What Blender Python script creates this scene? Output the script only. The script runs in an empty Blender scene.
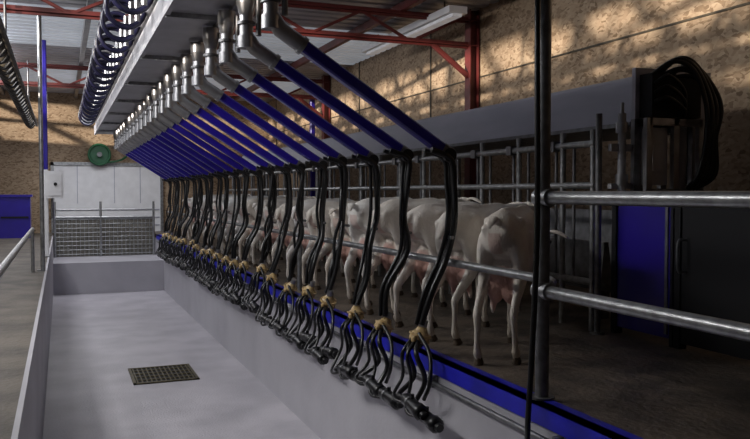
import bpy, bmesh, math, random
from mathutils import Vector, Matrix
random.seed(7)
scene = bpy.context.scene
DECK = 0.92

# ------------------------------------------------------------------ materials
def mat(name, col, rough=0.6, metal=0.0, var=0.15, scale=8.0, col2=None, bump=0.0, bscale=None, coat=0.0, stretch=(1,1,1), detail=6, emis=0):
    m = bpy.data.materials.new(name); m.use_nodes = True
    nt = m.node_tree; b = nt.nodes['Principled BSDF']
    tc = nt.nodes.new('ShaderNodeTexCoord'); mp = nt.nodes.new('ShaderNodeMapping')
    mp.inputs['Scale'].default_value = stretch
    nt.links.new(tc.outputs['Object'], mp.inputs['Vector'])
    n = nt.nodes.new('ShaderNodeTexNoise'); n.inputs['Scale'].default_value = scale; n.inputs['Detail'].default_value = detail
    nt.links.new(mp.outputs[0], n.inputs['Vector'])
    r = nt.nodes.new('ShaderNodeValToRGB')
    c2 = col2 if col2 else tuple(c*(1-var) for c in col)
    r.color_ramp.elements[0].position = 0.35; r.color_ramp.elements[1].position = 0.65
    r.color_ramp.elements[0].color = (*c2, 1); r.color_ramp.elements[1].color = (*col, 1)
    nt.links.new(n.outputs['Fac'], r.inputs['Fac']); nt.links.new(r.outputs['Color'], b.inputs['Base Color'])
    b.inputs['Roughness'].default_value = rough; b.inputs['Metallic'].default_value = metal
    b.inputs['Coat Weight'].default_value = coat
    if emis: 
        nt.links.new(r.outputs['Color'], b.inputs['Emission Color']); b.inputs['Emission Strength'].default_value=emis
    if bump > 0:
        n2 = nt.nodes.new('ShaderNodeTexNoise'); n2.inputs['Scale'].default_value = bscale or scale*4; n2.inputs['Detail'].default_value = 8
        nt.links.new(mp.outputs[0], n2.inputs['Vector'])
        bp = nt.nodes.new('ShaderNodeBump'); bp.inputs['Strength'].default_value = bump; bp.inputs['Distance'].default_value = 0.02
        nt.links.new(n2.outputs['Fac'], bp.inputs['Height']); nt.links.new(bp.outputs[0], b.inputs['Normal'])
    return m

def osb_mat():
    m = bpy.data.materials.new('osb_board'); m.use_nodes = True
    nt = m.node_tree; b = nt.nodes['Principled BSDF']; L = nt.links.new
    tc = nt.nodes.new('ShaderNodeTexCoord')
    n = nt.nodes.new('ShaderNodeTexNoise'); n.inputs['Scale'].default_value = 9
    L(tc.outputs['Object'], n.inputs['Vector'])
    add = nt.nodes.new('ShaderNodeMixRGB'); add.blend_type='ADD'; add.inputs[0].default_value=0.1
    L(tc.outputs['Object'], add.inputs[1]); L(n.outputs['Color'], add.inputs[2])
    mp = nt.nodes.new('ShaderNodeMapping'); mp.inputs['Scale'].default_value=(24,24,52)
    L(add.outputs[0], mp.inputs['Vector'])
    v = nt.nodes.new('ShaderNodeTexVoronoi'); v.inputs['Scale'].default_value=1.0
    L(mp.outputs[0], v.inputs['Vector'])
    sep = nt.nodes.new('ShaderNodeSeparateColor'); L(v.outputs['Color'], sep.inputs[0])
    r = nt.nodes.new('ShaderNodeValToRGB')
    r.color_ramp.elements[0].color=(0.22,0.145,0.085,1); r.color_ramp.elements[1].color=(0.52,0.395,0.27,1)
    e=r.color_ramp.elements.new(0.3); e.color=(0.38,0.27,0.175,1)
    L(sep.outputs[0], r.inputs['Fac'])
    n2 = nt.nodes.new('ShaderNodeTexNoise'); n2.inputs['Scale'].default_value=1.1; n2.inputs['Detail'].default_value=5
    L(tc.outputs['Object'], n2.inputs['Vector'])
    r2 = nt.nodes.new('ShaderNodeValToRGB'); r2.color_ramp.elements[0].position=.3; r2.color_ramp.elements[1].position=.7
    r2.color_ramp.elements[0].color=(.62,.60,.58,1); r2.color_ramp.elements[1].color=(1,1,1,1)
    L(n2.outputs['Fac'], r2.inputs['Fac'])
    mx = nt.nodes.new('ShaderNodeMixRGB'); mx.blend_type='MULTIPLY'; mx.inputs[0].default_value=1
    L(r.outputs[0], mx.inputs[1]); L(r2.outputs[0], mx.inputs[2])
    L(mx.outputs[0], b.inputs['Base Color']); b.inputs['Roughness'].default_value=.75
    return m

def block_mat():
    m = bpy.data.materials.new('concrete_block'); m.use_nodes=True
    nt=m.node_tree; b=nt.nodes['Principled BSDF']; L=nt.links.new
    tc=nt.nodes.new('ShaderNodeTexCoord'); sp=nt.nodes.new('ShaderNodeSeparateXYZ'); cb=nt.nodes.new('ShaderNodeCombineXYZ')
    L(tc.outputs['Object'], sp.inputs[0]); L(sp.outputs[0], cb.inputs[0]); L(sp.outputs[2], cb.inputs[1])
    br=nt.nodes.new('ShaderNodeTexBrick'); L(cb.outputs[0], br.inputs['Vector'])
    br.inputs['Scale'].default_value=1; br.inputs['Brick Width'].default_value=.3; br.inputs['Row Height'].default_value=.14
    br.inputs['Mortar Size'].default_value=.006
    br.inputs['Color1'].default_value=(.15,.14,.12,1); br.inputs['Color2'].default_value=(.19,.18,.155,1); br.inputs['Mortar'].default_value=(.10,.095,.09,1)
    L(br.outputs[0], b.inputs['Base Color']); b.inputs['Roughness'].default_value=.8
    return m

M = {}
M['concrete'] = mat('pit_concrete', (.56,.535,.58), .34, col2=(.42,.405,.445), scale=2.2, bump=.3, bscale=60, detail=10)
M['pitwall'] = mat('painted_pit_wall', (.44,.43,.465), .48, col2=(.36,.35,.385), scale=1.5, bump=.1, bscale=40)
M['deck'] = mat('wet_deck', (.17,.135,.105), .5, col2=(.06,.048,.04), scale=5, bump=.6, bscale=30, detail=12)
M['deckl'] = mat('left_deck_concrete', (.13,.11,.09), .7, col2=(.06,.052,.043), scale=4, bump=.4, bscale=30)
M['osb'] = osb_mat()
M['block'] = block_mat()
M['roof'] = mat('roof_sheet', (.50,.50,.53), .4, .4, col2=(.36,.36,.38), scale=1.5)
M['skyl'] = mat('translucent_roof_sheet', (.62,.66,.72), .4, 0, scale=1.5, emis=.22)  # emission stands in for daylight coming through the sheet
M['red'] = mat('red_oxide_steel', (.14,.022,.020), .5, col2=(.08,.015,.014), scale=5)
M['steel'] = mat('stainless', (.46,.46,.48), .34, .85, var=.3, scale=10)
M['galv'] = mat('galvanised', (.42,.43,.44), .36, .8, var=.35, scale=25)
M['galvd'] = mat('dull_galvanised', (.22,.22,.23), .42, .65, var=.4, scale=18)
M['rail'] = mat('grey_painted_rail', (.42,.42,.45), .5, .2, var=.2, scale=6)
M['blue'] = mat('blue_paint', (.022,.010,.30), .33, var=.2, scale=4, coat=.3)
M['bluecurb'] = mat('blue_curb', (.014,.016,.50), .4, var=.35, scale=6)
M['bluehose'] = mat('blue_black_hose', (.010,.010,.035), .3)
M['rubber'] = mat('black_rubber', (.009,.009,.010), .34)
M['amber'] = mat('amber_plastic', (.70,.52,.26), .3, col2=(.36,.23,.09), scale=30)
M['white'] = mat('white_panel', (.84,.84,.86), .5, var=.08)
M['hood'] = mat('hood_sheet', (.42,.42,.50), .5, .05, col2=(.34,.345,.42), scale=3, stretch=(1,.4,2))
M['dark'] = mat('dark_panel', (.005,.005,.008), .8)
M['rusty'] = mat('rusty_pipe', (.07,.055,.035), .6, col2=(.03,.024,.018), scale=12)
M['green'] = mat('green_paint', (.012,.10,.04), .5)
M['grate'] = mat('cast_grate', (.12,.10,.05), .5, .4, var=.5, scale=20)
M['eye'] = mat('goat_eye', (.02,.015,.01), .1)
M['glass'] = mat('lamp_diffuser', (.7,.7,.72), .4, emis=.2)

# ------------------------------------------------------------------ builder
class B:
    def __init__(s): s.v=[]; s.f=[]; s.m=[]; s.sm=[]; s.mats=[]
    def mi(s, k):
        if k not in s.mats: s.mats.append(k)
        return s.mats.index(k)
    def add(s, vs, fs, k, smooth=False):
        o=len(s.v); s.v += [tuple(v) for v in vs]; i=s.mi(k)
        for f in fs: s.f.append(tuple(o+a for a in f)); s.m.append(i); s.sm.append(smooth)
    def box(s, a, b, k, R=None, c=None):
        (x0,y0,z0),(x1,y1,z1)=a,b
        vs=[Vector(p) for p in [(x0,y0,z0),(x1,y0,z0),(x1,y1,z0),(x0,y1,z0),(x0,y0,z1),(x1,y0,z1),(x1,y1,z1),(x0,y1,z1)]]
        if R is not None: vs=[R@v+Vector(c) for v in vs]
        s.add(vs,[(0,3,2,1),(4,5,6,7),(0,1,5,4),(1,2,6,5),(2,3,7,6),(3,0,4,7)],k)
    def bar(s, p0, p1, w, h, k, up=(0,0,1)):
        p0=Vector(p0); p1=Vector(p1); d=(p1-p0); L=d.length; d.normalize()
        u=Vector(up)
        if abs(d.dot(u))>.98: u=Vector((1,0,0))
        sd=d.cross(u).normalized(); u=sd.cross(d)
        c=min(w,h)*.16
        prof=[(-w/2+c,-h/2),(w/2-c,-h/2),(w/2,-h/2+c),(w/2,h/2-c),(w/2-c,h/2),(-w/2+c,h/2),(-w/2,h/2-c),(-w/2,-h/2+c)]
        vs=[p+sd*a+u*b for p in (p0,p1) for a,b in prof]; n=8
        fs=[(i,(i+1)%n,n+(i+1)%n,n+i) for i in range(n)]+[tuple(range(n))[::-1],tuple(range(n,2*n))]
        s.add(vs,fs,k)
    def tube(s, pts, r, k, seg=10, closed=False, up=None):
        pts=[Vector(p) for p in pts]; n=len(pts)
        if not isinstance(r,(list,tuple)): r=[r]*n
        tan=[]
        for i in range(n):
            a=pts[i-1] if (i>0 or closed) else pts[i]; b=pts[(i+1)%n] if (i<n-1 or closed) else pts[i]
            tan.append((b-a).normalized())
        ref=Vector(up) if up else Vector((0,0,1))
        if abs(tan[0].dot(ref))>.95: ref=Vector((1,0,0)) if not up else Vector((0,1,0))
        sd=tan[0].cross(ref).normalized(); vs=[]
        for i in range(n):
            t=tan[i]; sd=(sd-t*sd.dot(t)).normalized(); u=sd.cross(t)
            rw,rh=(r[i] if isinstance(r[i],(tuple,list)) else (r[i],r[i]))
            for j in range(seg):
                a=2*math.pi*j/seg; vs.append(pts[i]+sd*math.cos(a)*rw+u*math.sin(a)*rh)
        fs=[]
        for i in range(n if closed else n-1):
            i2=(i+1)%n
            for j in range(seg):
                j2=(j+1)%seg; fs.append((i*seg+j,i*seg+j2,i2*seg+j2,i2*seg+j))
        s.add(vs,fs,k,True)
        if not closed:
            s.add(vs[:seg],[tuple(range(seg))[::-1]],k); s.add(vs[-seg:],[tuple(range(seg))],k)
    def cyl(s,p0,p1,r0,k,r1=None,seg=14):
        s.tube([p0,p1],[r0,r0 if r1 is None else r1],k,seg)
    def ell(s,c,r,k,seg=14,rings=9,R=None):
        vs=[];fs=[];c=Vector(c)
        for i in range(rings+1):
            a=math.pi*i/rings
            for j in range(seg):
                b=2*math.pi*j/seg
                v=Vector((r[0]*math.sin(a)*math.cos(b),r[1]*math.sin(a)*math.sin(b),r[2]*math.cos(a)))
                if R is not None: v=R@v
                vs.append(c+v)
        for i in range(rings):
            for j in range(seg):
                j2=(j+1)%seg; fs.append((i*seg+j,(i+1)*seg+j,(i+1)*seg+j2,i*seg+j2))
        s.add(vs,fs,k,True)
    def mesh(s,name):
        me=bpy.data.meshes.new(name); me.from_pydata(s.v,[],s.f); me.update()
        for k in s.mats: me.materials.append(M[k])
        me.polygons.foreach_set('material_index',s.m); me.polygons.foreach_set('use_smooth',s.sm); me.update()
        return me
    def obj(s,name,loc=(0,0,0)):
        o=bpy.data.objects.new(name,s.mesh(name)); o.location=loc; scene.collection.objects.link(o); return o

def inst(me,name,loc,rz=0,sc=1):
    o=bpy.data.objects.new(name,me); o.location=loc; o.rotation_euler=(0,0,rz); o.scale=(sc,)*3
    scene.collection.objects.link(o); return o
def smooth_path(pts,n=6):
    P=[Vector(p) for p in pts]; P=[P[0]*2-P[1]]+P+[P[-1]*2-P[-2]]; out=[]
    for i in range(1,len(P)-2):
        for j in range(n):
            t=j/n; a,b,c,d=P[i-1:i+3]
            out.append(.5*((2*b)+(c-a)*t+(2*a-5*b+4*c-d)*t*t+(3*b-a-3*c+d)*t**3))
    out.append(P[-2]); return out
def crm(T,n=4):
    P=[list(t) for t in T]; P=[[2*a-b for a,b in zip(P[0],P[1])]]+P+[[2*a-b for a,b in zip(P[-1],P[-2])]]; out=[]
    for i in range(1,len(P)-2):
        for j in range(n):
            t=j/n; out.append([.5*((2*b)+(c-a)*t+(2*a-5*b+4*c-d)*t*t+(3*b-a-3*c+d)*t**3) for a,b,c,d in zip(*P[i-1:i+3])])
    out.append(P[-2]); return out
def lt(b,L,seg=16,up=None,n=3):
    Q=crm(L,n); b.tube([q[:3] for q in Q],[(max(q[3],.004),max(q[4],.004)) for q in Q],'coat',seg,up=up)

# ------------------------------------------------------------------ shell
XL,XR,YB,YF,CE=-3.4,4.2,-3.0,16.6,3.68
PL,PR=-.14,1.66
b=B(); b.box((PL,YB,-.1),(PR,14.0,0),'concrete'); b.obj('floor')
b=B(); b.box((PL+.002,14.0,0),(PR-.002,15.6,.53),'pitwall'); b.obj('step_pit_end')
b=B(); b.box((PR+.02,YB,-.1),(XR,YF,DECK),'deck'); b.obj('floor_right_platform')
b=B(); b.box((XL,YB,-.1),(PL-.02,YF,DECK),'deckl'); b.obj('floor_left_platform')
b=B(); b.box((PL,15.6,-.1),(PR,YF,DECK),'deckl'); b.obj('floor_far_platform')
b=B(); b.box((PR,YB,-.1),(PR+.02,15.6,DECK-.07),'pitwall'); b.obj('wall_pit_right')
b=B(); b.box((PL-.02,YB,-.1),(PL,15.6,DECK+.005),'pitwall'); b.obj('wall_pit_left')
b=B(); b.box((PR-.012,YB,DECK-.07),(PR+.02,15.0,DECK+.012),'bluecurb'); b.box((PR-.012,YB,DECK),(PR+.06,15.0,DECK+.012),'bluecurb'); b.obj('trim_curb_blue')
b=B(); b.box((XR,YB,0),(XR+.12,YF,CE+.2),'osb')
b.obj('wall_right')
b=B(); b.box((XL,YF,0),(XR,YF+.12,CE+.2),'osb'); b.obj('wall_far')
b=B(); b.box((XL,YB-.12,0),(XR,YB,CE+.2),'osb'); b.obj('wall_back')
WB=2.86
b=B(); b.box((XL-.12,YB,0),(XL,YF,WB),'osb'); b.box((XL-.12,YB,3.62),(XL,YF,CE+.2),'osb')
y=YB
while y<YF: b.box((XL-.12,y,WB),(XL,y+.12,3.62),'osb'); y+=2.4
b.obj('wall_left')
b=B()
y=YB
while y<YF: b.bar((XL-.06,y,WB),(XL-.06,y+.9,3.62),.03,.10,'galvd'); y+=.8
b.box((XL-.08,YB,3.2),(XL-.04,YF,3.28),'galvd'); b.obj('sun_slats_1')  # unseen slats added to cut the sun into streaks on the right wall
b=B()
y=-1.2
while y<YF: b.box((XR-.012,y,DECK),(XR,y+.02,CE),'rusty'); y+=2.44
b.box((XR-.012,YB,2.95),(XR,YF,2.965),'rusty'); b.obj('trim_wall_right')
pts=[];y=YB
while y<YF+.2:
    pts += [(y,0),(y+.11,0),(y+.14,.045),(y+.17,.045)]; y+=.2
b=B(); fs=[(2*i,2*i+2,2*i+3,2*i+1) for i in range(len(pts)-1)]
vs=[]
for (yy,zz) in pts: vs += [(XL-.1,yy,CE+zz),(XR+.1,yy,CE+zz)]
isl=lambda i:(pts[i][0]>8.9 and pts[i][0]<11.3) or (pts[i][0]>12.9 and pts[i][0]<15.2) or (4<pts[i][0]<6.2)
b.add(vs,[f for i,f in enumerate(fs) if not isl(i)],'roof'); b.add(vs,[f for i,f in enumerate(fs) if isl(i)],'skyl')
b.box((XL-.1,YB,CE+.1),(XR+.1,YF+.2,CE+.16),'roof'); b.obj('ceiling')
b=B()
for x in (-2.4,-1.0,.3,1.9,3.3): b.box((x-.03,YB,CE-.09),(x+.03,YF,CE-.002),'red' if x>1 else 'galvd')
b.obj('trim_purlins')
def truss(Y,name):
    b=B(); zb,zt=3.29,3.56
    for z,h in ((zb,.07),(zt,.07)):
        b.box((XL,Y-.05,z-.006),(XR-.02,Y+.05,z+.006),'red'); b.box((XL,Y-.008,z-.03),(XR-.02,Y+.008,z+.04),'red')
    x=XL+.2; up=True
    while x<XR-.5:
        b.bar((x,Y,zb if up else zt),(x+.55,Y,zt if up else zb),.03,.03,'red'); x+=.55; up=not up
    b.box((XR-.13,Y-.06,DECK),(XR-.12,Y+.06,CE-.01),'red');b.box((XR-.03,Y-.06,DECK),(XR-.02,Y+.06,CE-.01),'red');b.box((XR-.12,Y-.006,DECK),(XR-.03,Y+.006,CE-.01),'red')
    b.bar((XR-.1,Y,2.95),(XR-.55,Y,3.28),.05,.05,'red')
    b.obj(name)
for i,Y in enumerate((2.2,7.42,12.4)): truss(Y,'roof_truss')

# ------------------------------------------------------------------ far end things
b=B()
b.box((-.12,YF-.06,DECK),(1.9,YF-.01,2.25),'white')
for i in range(3): b.box((-.1,YF-.075,DECK+.12+i*.16),(1.88,YF-.06,DECK+.14+i*.16),'hood')
for x in (.3,1.0,1.5): b.box((x,YF-.07,1.5),(x+.012,YF-.06,2.25),'hood')
b.box((-.18,YF-.09,DECK),(-.12,YF-.01,2.32),'galv'); b.box((1.9,YF-.09,DECK),(1.96,YF-.01,2.32),'galv'); b.box((-.18,YF-.09,2.25),(1.96,YF-.01,2.32),'galv')
b.obj('door_1')
b=B(); b.box((PL+.01,15.45,.53),(PR-.01,15.6,1.22),'block'); b.box((PL+.01,15.44,1.22),(PR-.01,15.61,1.25),'galvd'); b.obj('block_wall')
b=B()
for i in range(25): b.cyl((PL+.03+i*.0725,15.3,.55),(PL+.03+i*.0725,15.3,1.22),.006,'galv',seg=6)
for i in range(9): b.cyl((PL+.03,15.3,.58+i*.08),(PR-.03,15.3,.58+i*.08),.006,'galv',seg=6)
b.cyl((PL+.02,15.3,1.26),(PR-.02,15.3,1.26),.02,'galv'); b.cyl((PL+.02,15.3,1.4),(PR-.02,15.3,1.4),.012,'galv')
for x in (PL+.03,.68,PR-.03): b.cyl((x,15.3,.53),(x,15.3,1.55),.022,'galv')
b.obj('mesh_gate')
b=B(); b.cyl((.72,16.4,2.47),(.72,16.5,2.47),.21,'green',seg=28); b.tube([(.72+.2*math.cos(a*.35),16.38,2.47+.2*math.sin(a*.35)) for a in range(18)],.025,'green',8,closed=True)
b.cyl((.72,16.3,2.47),(.72,16.59,2.47),.05,'galvd'); b.tube(smooth_path([(.72,16.4,2.3),(1.1,16.4,2.36),(1.3,16.5,2.5)]),.02,'green'); b.obj('hose_reel')
b=B(); b.cyl((-.18,8.6,DECK),(-.18,8.6,CE-.1),.022,'galv'); b.cyl((-.2,8.6,DECK),(-.2,8.6,DECK+.012),.035,'galv'); b.obj('support_post')
b=B(); b.bar((-.17,10.4,DECK+.01),(-.17,10.4,2.0),.055,.055,'white'); b.bar((-.17,10.4,2.0),(-.17,10.4,CE-.1),.055,.055,'blue'); b.box((-.23,10.36,DECK+.006),(-.14,10.44,DECK+.014),'galv'); b.obj('support_post')
b=B(); b.box((-.18,10.2,1.65),(.04,10.34,1.98),'white'); b.box((-.15,10.19,1.68),(.01,10.2,1.95),'white')
b.cyl((-.06,10.18,1.82),(-.06,10.2,1.82),.02,'rubber'); b.cyl((-.1,10.27,1.65),(-.1,10.27,1.4),.012,'galvd'); b.obj('control_box')
b=B(); b.bar((3.95,12.6,DECK),(3.95,12.6,CE-.1),.08,.08,'blue'); b.obj('support_post')
b=B()
b.box((-1.0,14.9,DECK),(-.5,15.35,DECK+.72),'blue'); b.box((-1.03,14.87,DECK+.72),(-.47,15.38,DECK+.76),'blue'); b.box((-.97,14.88,DECK+.35),(-.53,14.9,DECK+.38),'dark'); b.obj('storage_bin')
b=B(); b.cyl((-.27,-1,1.35),(-.27,8.5,1.35),.02,'galv')
for y in (-1,1.2,8.48): b.cyl((-.27,y,DECK),(-.27,y,1.35),.018,'galv')
b.obj('handrail')
b=B(); b.cyl((-.42,-2.5,2.86),(-.42,13.5,2.86),.045,'rusty'); b.cyl((-.34,-2.5,2.78),(-.34,13.5,2.78),.018,'rusty')
y=0
while y<13.4:
    b.ell((-.42,y,2.83),(.06,.05,.085),'rusty',8,6); b.tube(smooth_path([(-.42,y,2.9),(-.5,y+.05,2.8),(-.42,y+.1,2.72),(-.36,y+.08,2.78)],3),.014,'rubber',6); y+=.3
for y in (1,4,7.36,12.4): b.cyl((-.42,y,2.86),(-.42,y,CE-.05),.012,'galvd')
b.obj('service_pipe')
b=B(); x0,x1,y0,y1=.58,1.16,7.18,7.83
b.box((x0,y0,.001),(x1,y1,.004),'dark')
for s in ((x0,y0,x1,y0+.025),(x0,y1-.025,x1,y1),(x0,y0,x0+.025,y1),(x1-.025,y0,x1,y1)): b.box((s[0],s[1],.004),(s[2],s[3],.014),'grate')
for i in range(1,14): x=x0+(x1-x0)*i/14; b.box((x-.006,y0,.004),(x+.006,y1,.012),'grate')
for i in range(1,5): y=y0+(y1-y0)*i/5; b.box((x0,y-.008,.004),(x1,y+.008,.013),'grate')
b.obj('floor_drain')
b=B(); b.box((3.58,6.9,3.50),(3.78,9.3,3.57),'white'); b.box((3.63,6.92,3.47),(3.73,9.28,3.50),'glass')
for y in (7.2,9): b.cyl((3.68,y,3.57),(3.68,y,CE),.008,'galvd')
b.obj('fluorescent_light')

# ------------------------------------------------------------------ overhead rail
MX=.87
b=B()
b.box((.58,-2,2.75),(.90,14.6,2.86),'rail'); b.box((.56,-2,2.73),(.59,14.6,2.88),'rail'); b.box((.89,-2,2.73),(.92,14.6,2.88),'rail')
b.cyl((.60,-2,2.97),(.60,14.6,2.97),.035,'steel'); b.cyl((.80,-2,2.97),(.80,14.6,2.97),.05,'steel')
y=.1
while y<14.5:
    b.box((.57,y-.02,2.72),(.91,y+.02,2.75),'galv'); b.cyl((.7,y,2.86),(.7,y,2.93),.025,'galvd'); y+=1.5
for y in (2.2,4.8,7.36,9.9,12.4): b.cyl((.70,y,2.86),(.70,y,CE-.1),.015,'galv')
b.obj('overhead_milk_line')
b=B(); y=-.3; k=0
while y<14.4:
    for q in (0,1):
        pts=[]
        for i in range(17):
            a=-.5+i/16*5.0
            pts.append((.43-.13*math.sin(a), y+q*.05+.07*i/16, 3.0+(.15-q*.02)*math.cos(a)))
        b.tube(pts,.017,'bluehose',8)
    b.cyl((.5,y,2.89),(.5,y,3.13),.02,'steel',seg=8); b.cyl((.5,y,3.0),(.56,y,3.0),.018,'steel',seg=8); y+=.49
b.obj('air_hose_loops')

# ------------------------------------------------------------------ milking unit
def unit(seed):
    rnd=random.Random(seed); b=B(); mx=MX
    b.cyl((mx,0,2.727),(mx,0,2.66),.050,'steel'); b.cyl((mx,0,2.66),(mx,0,2.60),.050,'steel',.034); b.cyl((mx,0,2.60),(mx,0,2.47),.034,'steel')
    b.cyl((mx,0,2.57),(mx,0,2.555),.046,'galvd'); b.cyl((mx,0,2.50),(mx,0,2.44),.043,'steel'); b.cyl((mx+.055,-.03,2.7),(mx+.055,-.03,2.5),.014,'galvd')
    A=Vector((mx,0,2.47)); E=Vector((1.74+rnd.uniform(-.02,.02),rnd.uniform(-.03,.03),1.925+rnd.uniform(-.015,.015))); d=(E-A).normalized()
    b.tube([A+Vector((0,0,.03)),A+d*.05,A+d*.17],.038,'steel',12); b.cyl(A+d*.16,A+d*.18,.043,'galv')
    b.bar(A+d*.18,E-d*.03,.05,.058,'blue'); b.bar(E-d*.04,E+d*.02,.054,.062,'galvd')
    b.cyl(E+Vector((0,-.035,-.01)),E+Vector((0,.035,-.01)),.034,'rubber')
    cx=1.65+rnd.uniform(-.04,.02); cy=rnd.uniform(-.06,.05); cz=1.0+rnd.uniform(-.03,.035)
    for k,(o,r) in enumerate((((0,-.026,0),.016),((.01,.02,0),.018),((-.025,0,.0),.011))):
        o=Vector(o); j=rnd.uniform(-.03,.03); w=rnd.uniform(-.045,.045)
        b.tube(smooth_path([E+o-d*.12+Vector((0,0,-.05)),E+o+Vector((.005,0,-.03)),E+o+Vector((.018+j*.5,0,-.14)),E+o+Vector((.008+j,w,-.34)),E+o+Vector((-.01-j*.5,-w*.4,-.52)),Vector((cx+.04+o.x+j,cy+o.y+w*.3,cz+.22)),Vector((cx+o.x*.8,cy+o.y*.6,cz+.06))],5),r,'rubber',8)
    b.tube([Vector((1.76,-.03,1.5)),Vector((1.76,.035,1.5))],.01,'galvd',6)
    R=Matrix.Rotation(rnd.uniform(-.3,.6),3,'X')@Matrix.Rotation(.35+rnd.uniform(-.3,.2),3,'Y'); c=Vector((cx,cy,cz))
    b.ell(c,(.048,.048,.038),'amber',R=R)
    b.tube([c+R@Vector((0,0,.004)),c+R@Vector((0,0,.014))],.056,'amber',16)
    for a in range(4):
        aa=a*math.pi/2+.5; b.ell(c+R@Vector((.044*math.cos(aa),.044*math.sin(aa),-.012)),(.016,.016,.022),'amber',8,6,R=R)
    b.tube([c+R@Vector((0,0,.014)),c+R@Vector((0,0,.035)),c+R@Vector((0,0,.05))],[.036,.03,.019],'amber')
    b.tube([c+R@Vector((0,0,.05)),c+R@Vector((0,0,.085))],[.022,.02],'steel')
    b.tube([c+R@Vector((0,0,-.055)),c+R@Vector((0,0,-.03))],[.02,.034],'rubber')
    for k in range(2):
        s=1 if k else -1
        cup=Vector((1.545+rnd.uniform(-.03,.0)-.02*k,cy-.10+s*.07+rnd.uniform(-.04,.02),cz-.27-rnd.uniform(0,.05)))
        ax=Vector((rnd.uniform(.0,.12),-.9,-.12+rnd.uniform(-.2,.2))).normalized()
        b.tube(smooth_path([c+R@Vector((-.02,s*.03,-.02)),c+Vector((-.065,-.05+s*.05,-.07)),Vector((1.585,cy-.06+s*.06,cz-.19)),cup-ax*.06+Vector((0,0,-.01)),cup],6),.0125,'rubber',8)
        b.tube(smooth_path([c+R@Vector((-.03,s*.02,-.02)),c+Vector((-.09,s*.03-.02,-.08)),Vector((1.55,cy+.01+s*.05,cz-.2)),cup-ax*.08+Vector((-.02,0,-.03)),cup+ax*.03+Vector((0,0,-.02))],6),.009,'rubber',8)
        b.tube([cup-ax*.01,cup+ax*.01,cup+ax*.02,cup+ax*.13,cup+ax*.132,cup+ax*.17,cup+ax*.176],[.016,.026,.031,.031,.037,.037,.026],'rubber',12)
        b.tube([cup+ax*.05,cup+ax*.062],.0325,'galvd',12)
        b.tube([cup+ax*.175,cup+ax*.20],.02,'rubber',10)
        b.tube([cup+ax*.08,cup+ax*.08+Vector((0,0,.05))],.01,'rubber',8)
    b.tube(smooth_path([c+Vector((-.02,-.03,.02)),c+Vector((-.02,-.15,-.06)),c+Vector((-.05,-.21,-.18)),Vector((1.57,cy-.14,cz-.27))],6),.010,'rubber',8)
    return b.mesh('milking_cluster')
units=[unit(i) for i in range(8)]
Y0=3.38; SP=.49; NU=22
for i in range(NU): inst(units[(i*5+2)%8],'milking_cluster',(0,Y0+i*SP,0))

b=B(); b.cyl((PR-.024,YB+.1,DECK-.11),(PR-.024,14.8,DECK-.11),.012,'galvd')
y=0.3
while y<13.9: b.box((PR-.038,y,DECK-.13),(PR-.001,y+.02,DECK-.075),'galvd'); y+=1
b.obj('curb_pipe')

# ------------------------------------------------------------------ near rails
b=B(); px,py=1.70,2.50
b.cyl((px,py,DECK+.012),(px,py,CE-.1),.026,'galvd',seg=20); b.cyl((px,py,DECK+.012),(px,py,DECK+.02),.048,'galvd')
for z in (1.70,1.345):
    b.cyl((px,py+.0,z),(px,-2.5,z),.024,'galv',seg=16); b.cyl((px,py-.05,z),(px,py+.035,z),.033,'galv',seg=16); b.cyl((px,py,z-.035),(px,py,z+.035),.034,'galvd',seg=16)
b.cyl((px,-2.45,DECK+.012),(px,-2.45,1.75),.025,'galvd'); b.obj('pipe_fence')
b=B(); b.tube(smooth_path([(1.64,2.45,CE-.1),(1.635,2.45,2.4),(1.64,2.45,1.6),(1.62,2.45,1.1),(1.585,2.42,.86),(1.54,2.34,.74),(1.54,2.24,.70)],5),.011,'rubber',8)
b.tube(smooth_path([(1.655,2.46,CE-.1),(1.64,2.46,2.4),(1.65,2.46,1.9),(1.635,2.46,1.15)],5),.007,'rusty',8); b.obj('drop_hose')
b=B(); b.cyl((1.80,2.6,1.37),(1.80,14.4,1.37),.019,'galv')
b.tube(smooth_path([(1.80,2.6,1.37),(1.79,2.57,1.365),(1.76,2.54,1.36)],3),.019,'galv')
for y in (6.1,9.6,13.1): b.cyl((1.80,y,DECK),(1.80,y,1.37),.019,'galv')
b.obj('rump_rail')

# ------------------------------------------------------------------ head locks, manger, hood
b=B(); fx=2.84; ye=14.2; ys=3.66
for z,r in ((2.0,.02),(1.76,.02),(1.2,.02)): b.cyl((fx,ys,z),(fx,ye,z),r,'galv')
y=3.97
b.cyl((fx,ys+.02,DECK),(fx,ys+.02,2.08),.018,'galv',seg=8)
while y<ye:
    b.cyl((fx,y,DECK),(fx,y,2.08),.018,'galv',seg=8)
    for q in (-.09,.09): b.cyl((fx+.015,y+q,1.2),(fx+.015,y+q,2.0),.010,'galvd',seg=8)
    b.box((fx-.03,y+.06,1.97),(fx+.03,y+.12,2.03),'galvd'); y+=.49
b.obj('headlock_frame')
def prism(b,prof,y0,y1,k):
    n=len(prof); vs=[(x,y0,z) for x,z in prof]+[(x,y1,z) for x,z in prof]
    b.add(vs,[(i,i+n,(i+1)%n+n,(i+1)%n) for i in range(n)]+[tuple(range(n)),tuple(range(n,2*n))[::-1]],k)
b=B()
prism(b,[(3.0,2.12),(3.10,2.38),(3.13,2.40),(3.4,2.46),(3.6,2.2),(3.4,2.08)],3.56,14.2,'hood')
prism(b,[(2.985,2.095),(3.0,2.12),(3.4,2.08),(3.38,2.06)],3.56,14.2,'galvd')
y=4.9
while y<14: b.box((3.02,y,2.10),(3.04,y+.008,2.13),'galvd'); y+=1.22
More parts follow.
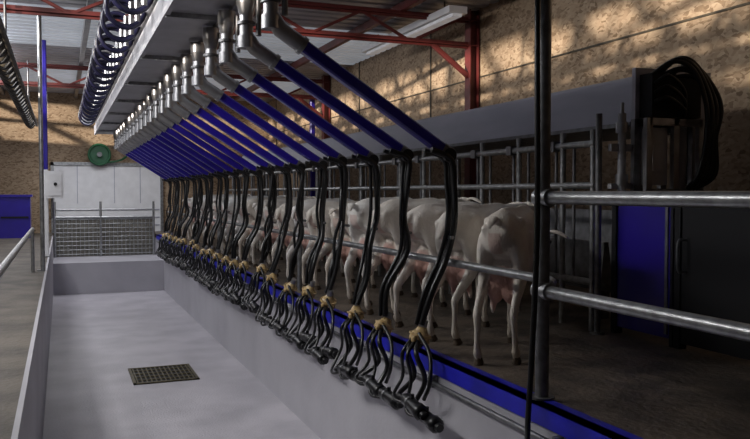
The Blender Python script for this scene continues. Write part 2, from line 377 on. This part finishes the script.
prism(b,[(3.0,1.2),(3.02,1.42),(3.05,1.42),(3.08,1.18),(3.4,1.18),(3.45,1.6),(3.48,1.6),(3.45,1.12),(3.05,1.12)],3.8,14.2,'galvd')
for y in (4.0,6.5,9,11.5,14): b.box((3.15,y,DECK),(3.22,y+.06,1.13),'galvd'); b.box((3.45,y,DECK),(3.5,y+.05,2.15),'galvd')
b.obj('feed_manger')

# drive unit at end of manger
b=B()
b.box((3.0,3.52,2.06),(3.55,3.55,2.42),'hood'); b.box((3.03,3.42,2.14),(3.38,3.52,2.38),'dark')
for z in (2.11,1.72): b.box((3.0,3.40,z-.02),(3.38,3.43,z+.02),'steel'); b.box((3.0,3.50,z-.02),(3.38,3.53,z+.02),'galvd')
for x in (3.0,3.19,3.37): b.box((x-.02,3.40,1.70),(x+.02,3.43,2.13),'steel'); b.box((x-.02,3.5,1.70),(x+.02,3.53,2.13),'galvd')
b.box((3.03,3.44,1.76),(3.16,3.5,2.08),'rail'); b.box((3.05,3.43,1.84),(3.14,3.44,1.98),'rail'); b.cyl((3.28,3.47,1.74),(3.28,3.47,2.1),.035,'rail')
b.cyl((2.91,3.52,1.72),(2.91,3.52,2.16),.022,'rail'); b.cyl((2.91,3.52,2.05),(2.91,3.52,2.11),.034,'steel'); b.cyl((2.91,3.52,1.76),(2.91,3.52,1.82),.034,'steel'); b.cyl((2.91,3.52,2.16),(2.91,3.52,2.22),.01,'steel')
b.box((2.84,3.52,1.95),(3.03,3.55,1.99),'rail'); b.box((2.84,3.52,1.74),(3.03,3.55,1.77),'rail')
b.box((3.36,3.46,DECK),(3.42,3.54,2.12),'galvd')
for k in range(7):
    o=k*.02; e=(k%3)*.022
    b.tube(smooth_path([(3.04+o,3.46,2.36),(3.14+o,3.38,2.44-o*.6+e),(3.25+o*.8,3.34,2.39-o*.7+e),(3.32+o*.6+e,3.32,2.2),(3.32+o*.6,3.32,2.0),(3.29+o,3.34,1.82),(3.27+o*.5,3.40,1.74)],6),.014+.003*(k%2),'rubber',8)
for k in range(3): b.tube(smooth_path([(3.04,3.41,2.32-k*.05),(3.10,3.37,2.36-k*.06),(3.20,3.36,2.28-k*.05),(3.25,3.41,2.15)],5),.011,'rubber',8)
b.obj('manger_drive_unit')
b=B(); gx=2.92
b.box((gx,3.14,DECK+.04),(gx+.03,3.56,1.67),'blue'); b.box((gx-.008,3.16,DECK+.06),(gx,3.18,1.65),'galvd')
b.box((gx-.01,3.56,DECK),(gx+.04,3.60,1.70),'dark'); b.box((gx-.01,3.12,DECK),(gx+.04,3.14,1.70),'dark'); b.box((gx-.005,3.12,1.67),(gx+.035,3.60,1.69),'dark')
b.obj('blue_gate')
b=B(); b.box((gx+.0,1.6,DECK+.03),(gx+.03,3.10,1.70),'dark'); b.box((gx-.01,1.6,1.67),(gx+.04,3.11,1.71),'dark'); b.box((gx-.01,3.07,DECK),(gx+.04,3.11,1.71),'dark')
b.tube(smooth_path([(gx,3.04,1.48),(gx-.05,3.04,1.47),(gx-.05,3.04,1.33),(gx,3.04,1.32)],4),.007,'galvd',8)
b.box((gx-.005,1.6,DECK),(gx+.035,1.65,DECK+.03),'dark'); b.obj('dark_gate')
b=B(); b.cyl((2.80,3.58,DECK),(2.80,3.58,2.16),.018,'galvd'); b.cyl((2.80,3.58,DECK),(2.80,3.58,DECK+.012),.04,'galvd'); b.obj('gate_post')

# ------------------------------------------------------------------ goats
def goat_mat():
    m=bpy.data.materials.new('goat_coat'); m.use_nodes=True; nt=m.node_tree; bs=nt.nodes['Principled BSDF']; L=nt.links.new
    at=nt.nodes.new('ShaderNodeVertexColor'); at.layer_name='Col'
    tc=nt.nodes.new('ShaderNodeTexCoord'); n=nt.nodes.new('ShaderNodeTexNoise'); n.inputs['Scale'].default_value=9; n.inputs['Detail'].default_value=8
    oi=nt.nodes.new('ShaderNodeObjectInfo')
    L(tc.outputs['Object'],n.inputs['Vector'])
    r=nt.nodes.new('ShaderNodeValToRGB'); r.color_ramp.elements[0].position=.3; r.color_ramp.elements[1].position=.62
    r.color_ramp.elements[0].color=(.80,.77,.74,1); r.color_ramp.elements[1].color=(1,1,1,1); L(n.outputs['Fac'],r.inputs['Fac'])
    mx=nt.nodes.new('ShaderNodeMixRGB'); mx.blend_type='MULTIPLY'; mx.inputs[0].default_value=1; L(at.outputs['Color'],mx.inputs[1]); L(r.outputs[0],mx.inputs[2])
    r3=nt.nodes.new('ShaderNodeValToRGB'); r3.color_ramp.elements[0].color=(1,1,1,1); r3.color_ramp.elements[1].color=(.92,.87,.81,1); L(oi.outputs['Random'],r3.inputs['Fac'])
    m2=nt.nodes.new('ShaderNodeMixRGB'); m2.blend_type='MULTIPLY'; m2.inputs[0].default_value=1; L(mx.outputs[0],m2.inputs[1]); L(r3.outputs[0],m2.inputs[2])
    L(m2.outputs[0],bs.inputs['Base Color']); bs.inputs['Roughness'].default_value=.85
    n2=nt.nodes.new('ShaderNodeTexNoise'); n2.inputs['Scale'].default_value=130; mp=nt.nodes.new('ShaderNodeMapping'); mp.inputs['Scale'].default_value=(1,1,.35)
    L(tc.outputs['Object'],mp.inputs[0]); L(mp.outputs[0],n2.inputs['Vector'])
    bp=nt.nodes.new('ShaderNodeBump'); bp.inputs['Strength'].default_value=.5; bp.inputs['Distance'].default_value=.01; L(n2.outputs['Fac'],bp.inputs['Height']); L(bp.outputs[0],bs.inputs['Normal'])
    return m
M['coat']=goat_mat()
def goat(seed):
    rn=random.Random(seed); b=B(); u=lambda a:rn.uniform(-a,a)
    fat=1+u(.06)
    T=[(-.40,.60,.022,.03),(-.385,.60,.055,.06),(-.345,.605,.080,.092),(-.28,.615,.092,.108),(-.20,.60,.102,.125),(-.10,.56,.128,.165),(.0,.54,.144,.186),(.10,.54,.144,.188),(.20,.555,.124,.178),(.28,.575,.10,.155),(.35,.60,.072,.115),(.39,.62,.04,.07)]
    lt(b,[(t[0],0,t[1],t[2]*fat,t[3]) for t in T],28)
    lt(b,[(-.37,0,.668,.014,.014),(-.30,0,.706,.017,.017),(-.2,0,.724,.018,.018),(0,0,.724,.018,.016),(.2,0,.724,.024,.022),(.3,0,.70,.03,.02)],8)
    for s in (-1,1):
        b.ell((-.215,s*.080,.664),(.05,.024,.032),'coat'); b.ell((-.378,s*.052,.635),(.024,.022,.028),'coat')
        ph=u(.07)
        hl=[(-.27,s*.060,.62,.038,.10),(-.255,s*.074,.56,.040,.10),(-.235,s*.084,.49,.038,.088),(-.232,s*.088,.43,.032,.066),(-.268,s*.088,.37,.025,.046),(-.318+ph*.2,s*.084,.315,.020,.034),(-.362+ph*.4,s*.082,.268,.018,.030),(-.380+ph*.6,s*.08,.235,.019,.025),(-.373+ph*.7,s*.08,.19,.0145,.019),(-.366+ph*.9,s*.08,.12,.014,.017),(-.36+ph,s*.08,.085,.016,.019),(-.354+ph,s*.08,.062,.021,.024),(-.338+ph,s*.08,.036,.017,.021),(-.328+ph,s*.08,.0,.025,.036)]
        lt(b,hl,16,(1,0,0),2)
        b.tube([(-.13,s*.085,.50),(-.20,s*.085,.44)],[(.02,.03),(.02,.03)],'coat',10)
        pf=u(.05)
        fl=[(.245,s*.080,.62,.030,.06),(.24,s*.088,.56,.036,.066),(.20,s*.09,.47,.034,.056),(.185,s*.086,.40,.028,.038),(.20+pf*.4,s*.077,.29,.020,.023),(.210+pf*.6,s*.075,.238,.023,.026),(.208+pf*.7,s*.075,.19,.016,.018),(.206+pf,s*.075,.085,.0155,.018),(.212+pf,s*.075,.06,.020,.022),(.225+pf,s*.075,.03,.017,.021),(.232+pf,s*.075,0,.024,.033)]
        lt(b,fl,16,(1,0,0),2)
    b.ell((-.215,0,.415),(.09,.066,.085),'coat')
    for s in (-1,1):
        b.ell((-.235,s*.034,.35),(.052,.042,.075),'coat'); b.tube([(-.225,s*.045,.30),(-.215,s*.054,.255),(-.213,s*.057,.225)],[.022,.015,.010],'coat',10)
    if seed%2: lt(b,[(-.35,0,.665,.022,.02),(-.40,0,.685,.027,.014),(-.44,u(.02),.685,.028,.012),(-.465,u(.03),.645,.010,.008)],10)
    else: lt(b,[(-.35,0,.665,.024,.02),(-.395,0,.67,.028,.014),(-.42,u(.02),.62,.027,.013),(-.425,u(.02),.555,.010,.008)],10)
    up_=seed%4==0
    if up_: N=[(.20,0,.60,.08,.13),(.32,0,.635,.064,.105),(.44,0,.66,.050,.078),(.53,0,.685,.044,.060)]; H0=Vector((.55,0,.705)); hd=Vector((.66,0,-.75)).normalized()
    else: N=[(.20,0,.59,.08,.13),(.32,0,.585,.064,.10),(.44,0,.56,.050,.075),(.54,0,.55,.044,.058)]; H0=Vector((.56,0,.56)); hd=Vector((.52,0,-.85)).normalized()
    lt(b,N,18)
    hs=[(-.03,.026,.03),(-.01,.044,.05),(.03,.054,.06),(.07,.050,.056),(.11,.038,.046),(.15,.030,.038),(.19,.029,.033),(.215,.026,.027),(.228,.014,.014)]
    b.tube([H0+hd*h[0] for h in hs],[(h[1],h[2]) for h in hs],'coat',18)
    pu=Vector((-hd.z,0,hd.x)) 
    if pu.z<0: pu=-pu
    for s in (-1,1):
        e0=H0+pu*.03+Vector((0,s*.03,0))
        lt(b,[(*e0,.014,.016),(*(e0+Vector((-.01,s*.045,.010))),.024,.011),(*(e0+Vector((-.02,s*.09,.0))),.026,.010),(*(e0+Vector((-.03,s*.135,-.025))),.008,.008)],10,(0,0,1))
        b.ell(H0+hd*.06+pu*.03+Vector((0,s*.044,0)),(.020,.014,.016),'coat')
        b.ell(H0+hd*.205+Vector((0,s*.018,0))+pu*.008,(.014,.012,.014),'coat')
    b.tube([H0+hd*.16-pu*.03,H0+hd*.15-pu*.075],[(.013,.013),(.008,.008)],'coat',8)
    tmp=b.obj('tmp_goat')
    md=tmp.modifiers.new('r','REMESH'); md.mode='VOXEL'; md.voxel_size=.0075; md.use_smooth_shade=True
    sm=tmp.modifiers.new('s','SMOOTH'); sm.factor=.5; sm.iterations=4
    dg=bpy.context.evaluated_depsgraph_get(); me=bpy.data.meshes.new_from_object(tmp.evaluated_get(dg)); bpy.data.objects.remove(tmp)
    bm=bmesh.new(); bm.from_mesh(me)
    vv=[v for v in bm.verts if v.co.z>.40 and -.41<v.co.x<.40]
    for k in range(16): bmesh.ops.smooth_vert(bm,verts=vv,factor=.5,use_axis_x=True,use_axis_y=True,use_axis_z=True)
    bm.to_mesh(me); bm.free()
    ca=me.color_attributes.new('Col','FLOAT_COLOR','POINT')
    base=[(.90,.89,.87),(.89,.87,.84),(.91,.90,.90)][seed%3]; pink=(.66,.42,.38); hoof=(.09,.065,.045); dirt=(.48,.40,.31)
    def mixc(a,c,t): t=max(0,min(1,t)); return tuple(a[i]*(1-t)+c[i]*t for i in range(3))
    nose=H0+hd*.225
    cols=[]
    for v in me.vertices:
        x,y,z=v.co; c=base
        c=mixc(c,dirt,(.30-z)/.25*.5)
        du=((x+.225)/.105)**2+(y/.070)**2+((z-.34)/.14)**2
        if z<.46: c=mixc(c,pink,(1.25-du)*3)
        if -.42<x<-.34 and abs(y)<.03 and z<.62: c=mixc(c,pink,.5)
        if (v.co-nose).length<.035: c=mixc(c,pink,.7)
        if z<.034: c=hoof
        cols += [c[0],c[1],c[2],1]
    ca.data.foreach_set('color',cols)
    eb=B()
    for s in (-1,1): eb.ell(H0+hd*.062+pu*.03+Vector((0,s*.054,0)),(.011,.008,.010),'eye',10,6)
    em=eb.mesh('eyes')
    o1=bpy.data.objects.new('a',me); o2=bpy.data.objects.new('b',em); scene.collection.objects.link(o1); scene.collection.objects.link(o2)
    me.materials.clear(); me.materials.append(M['coat']); 
    bpy.ops.object.select_all(action='DESELECT'); o1.select_set(True); o2.select_set(True); bpy.context.view_layer.objects.active=o1; bpy.ops.object.join()
    me=o1.data; me.polygons.foreach_set('use_smooth',[True]*len(me.polygons)); bpy.data.objects.remove(o1); me.name='goat'
    return me
goats=[goat(i) for i in range(5)]
for i in range(21):
    ph=math.radians(28+random.uniform(-5,5)); sc=.99+random.uniform(-.02,.05)
    hx,hy=1.95+random.uniform(-.02,.04),3.20+i*SP+random.uniform(-.03,.03)
    if i==0: ph=math.radians(44); hx=1.86; sc=.99; hy=3.10
    if i==1: ph=math.radians(30); hx=1.92
    inst(goats[(i*3+1)%5 if i else 1],'goat',(hx+.34*math.cos(ph),hy+.34*math.sin(ph),DECK),ph,sc)

# ------------------------------------------------------------------ lights
def area(name,loc,rot,sx,sy,p,col=(1,1,1)):
    l=bpy.data.lights.new(name,'AREA'); l.shape='RECTANGLE'; l.size=sx; l.size_y=sy; l.energy=p; l.color=col
    o=bpy.data.objects.new(name,l); o.location=loc; o.rotation_euler=[math.radians(a) for a in rot]; scene.collection.objects.link(o)
area('goat_key',(-1.4,4.8,3.5),(0,-46,0),.4,2.6,98,(1,.985,.97))  # added key lamp, aimed at the goats from upper left
area('skylight_far',(-1.0,10.5,3.5),(0,-28,0),.9,5,88,(.95,.96,1))
area('far_end_fill',(.6,14.4,3.2),(-10,0,0),1.6,1.6,60,(.95,.96,1))  # fill lamp added under the roof to brighten the far end
sl=bpy.data.lights.new('sun','SUN'); sl.energy=7.5; sl.angle=math.radians(1.2); sl.color=(1,.89,.76)
so=bpy.data.objects.new('sun',sl); d=Vector((1,.5,-.05)); so.rotation_euler=d.to_track_quat('-Z','Y').to_euler(); so.location=(-6,0,5); scene.collection.objects.link(so)
w=bpy.data.worlds.new('World'); scene.world=w; w.use_nodes=True
bg=w.node_tree.nodes['Background']; bg.inputs[0].default_value=(.75,.85,1,1); bg.inputs[1].default_value=.5

cam=bpy.data.cameras.new('camera'); cam.sensor_width=36; cam.lens=37.3; cam.clip_end=100
co=bpy.data.objects.new('camera',cam); co.location=(0,0,1.72); co.rotation_euler=(math.radians(88),0,math.radians(-22)); scene.collection.objects.link(co); scene.camera=co
scene.view_settings.view_transform='Standard'
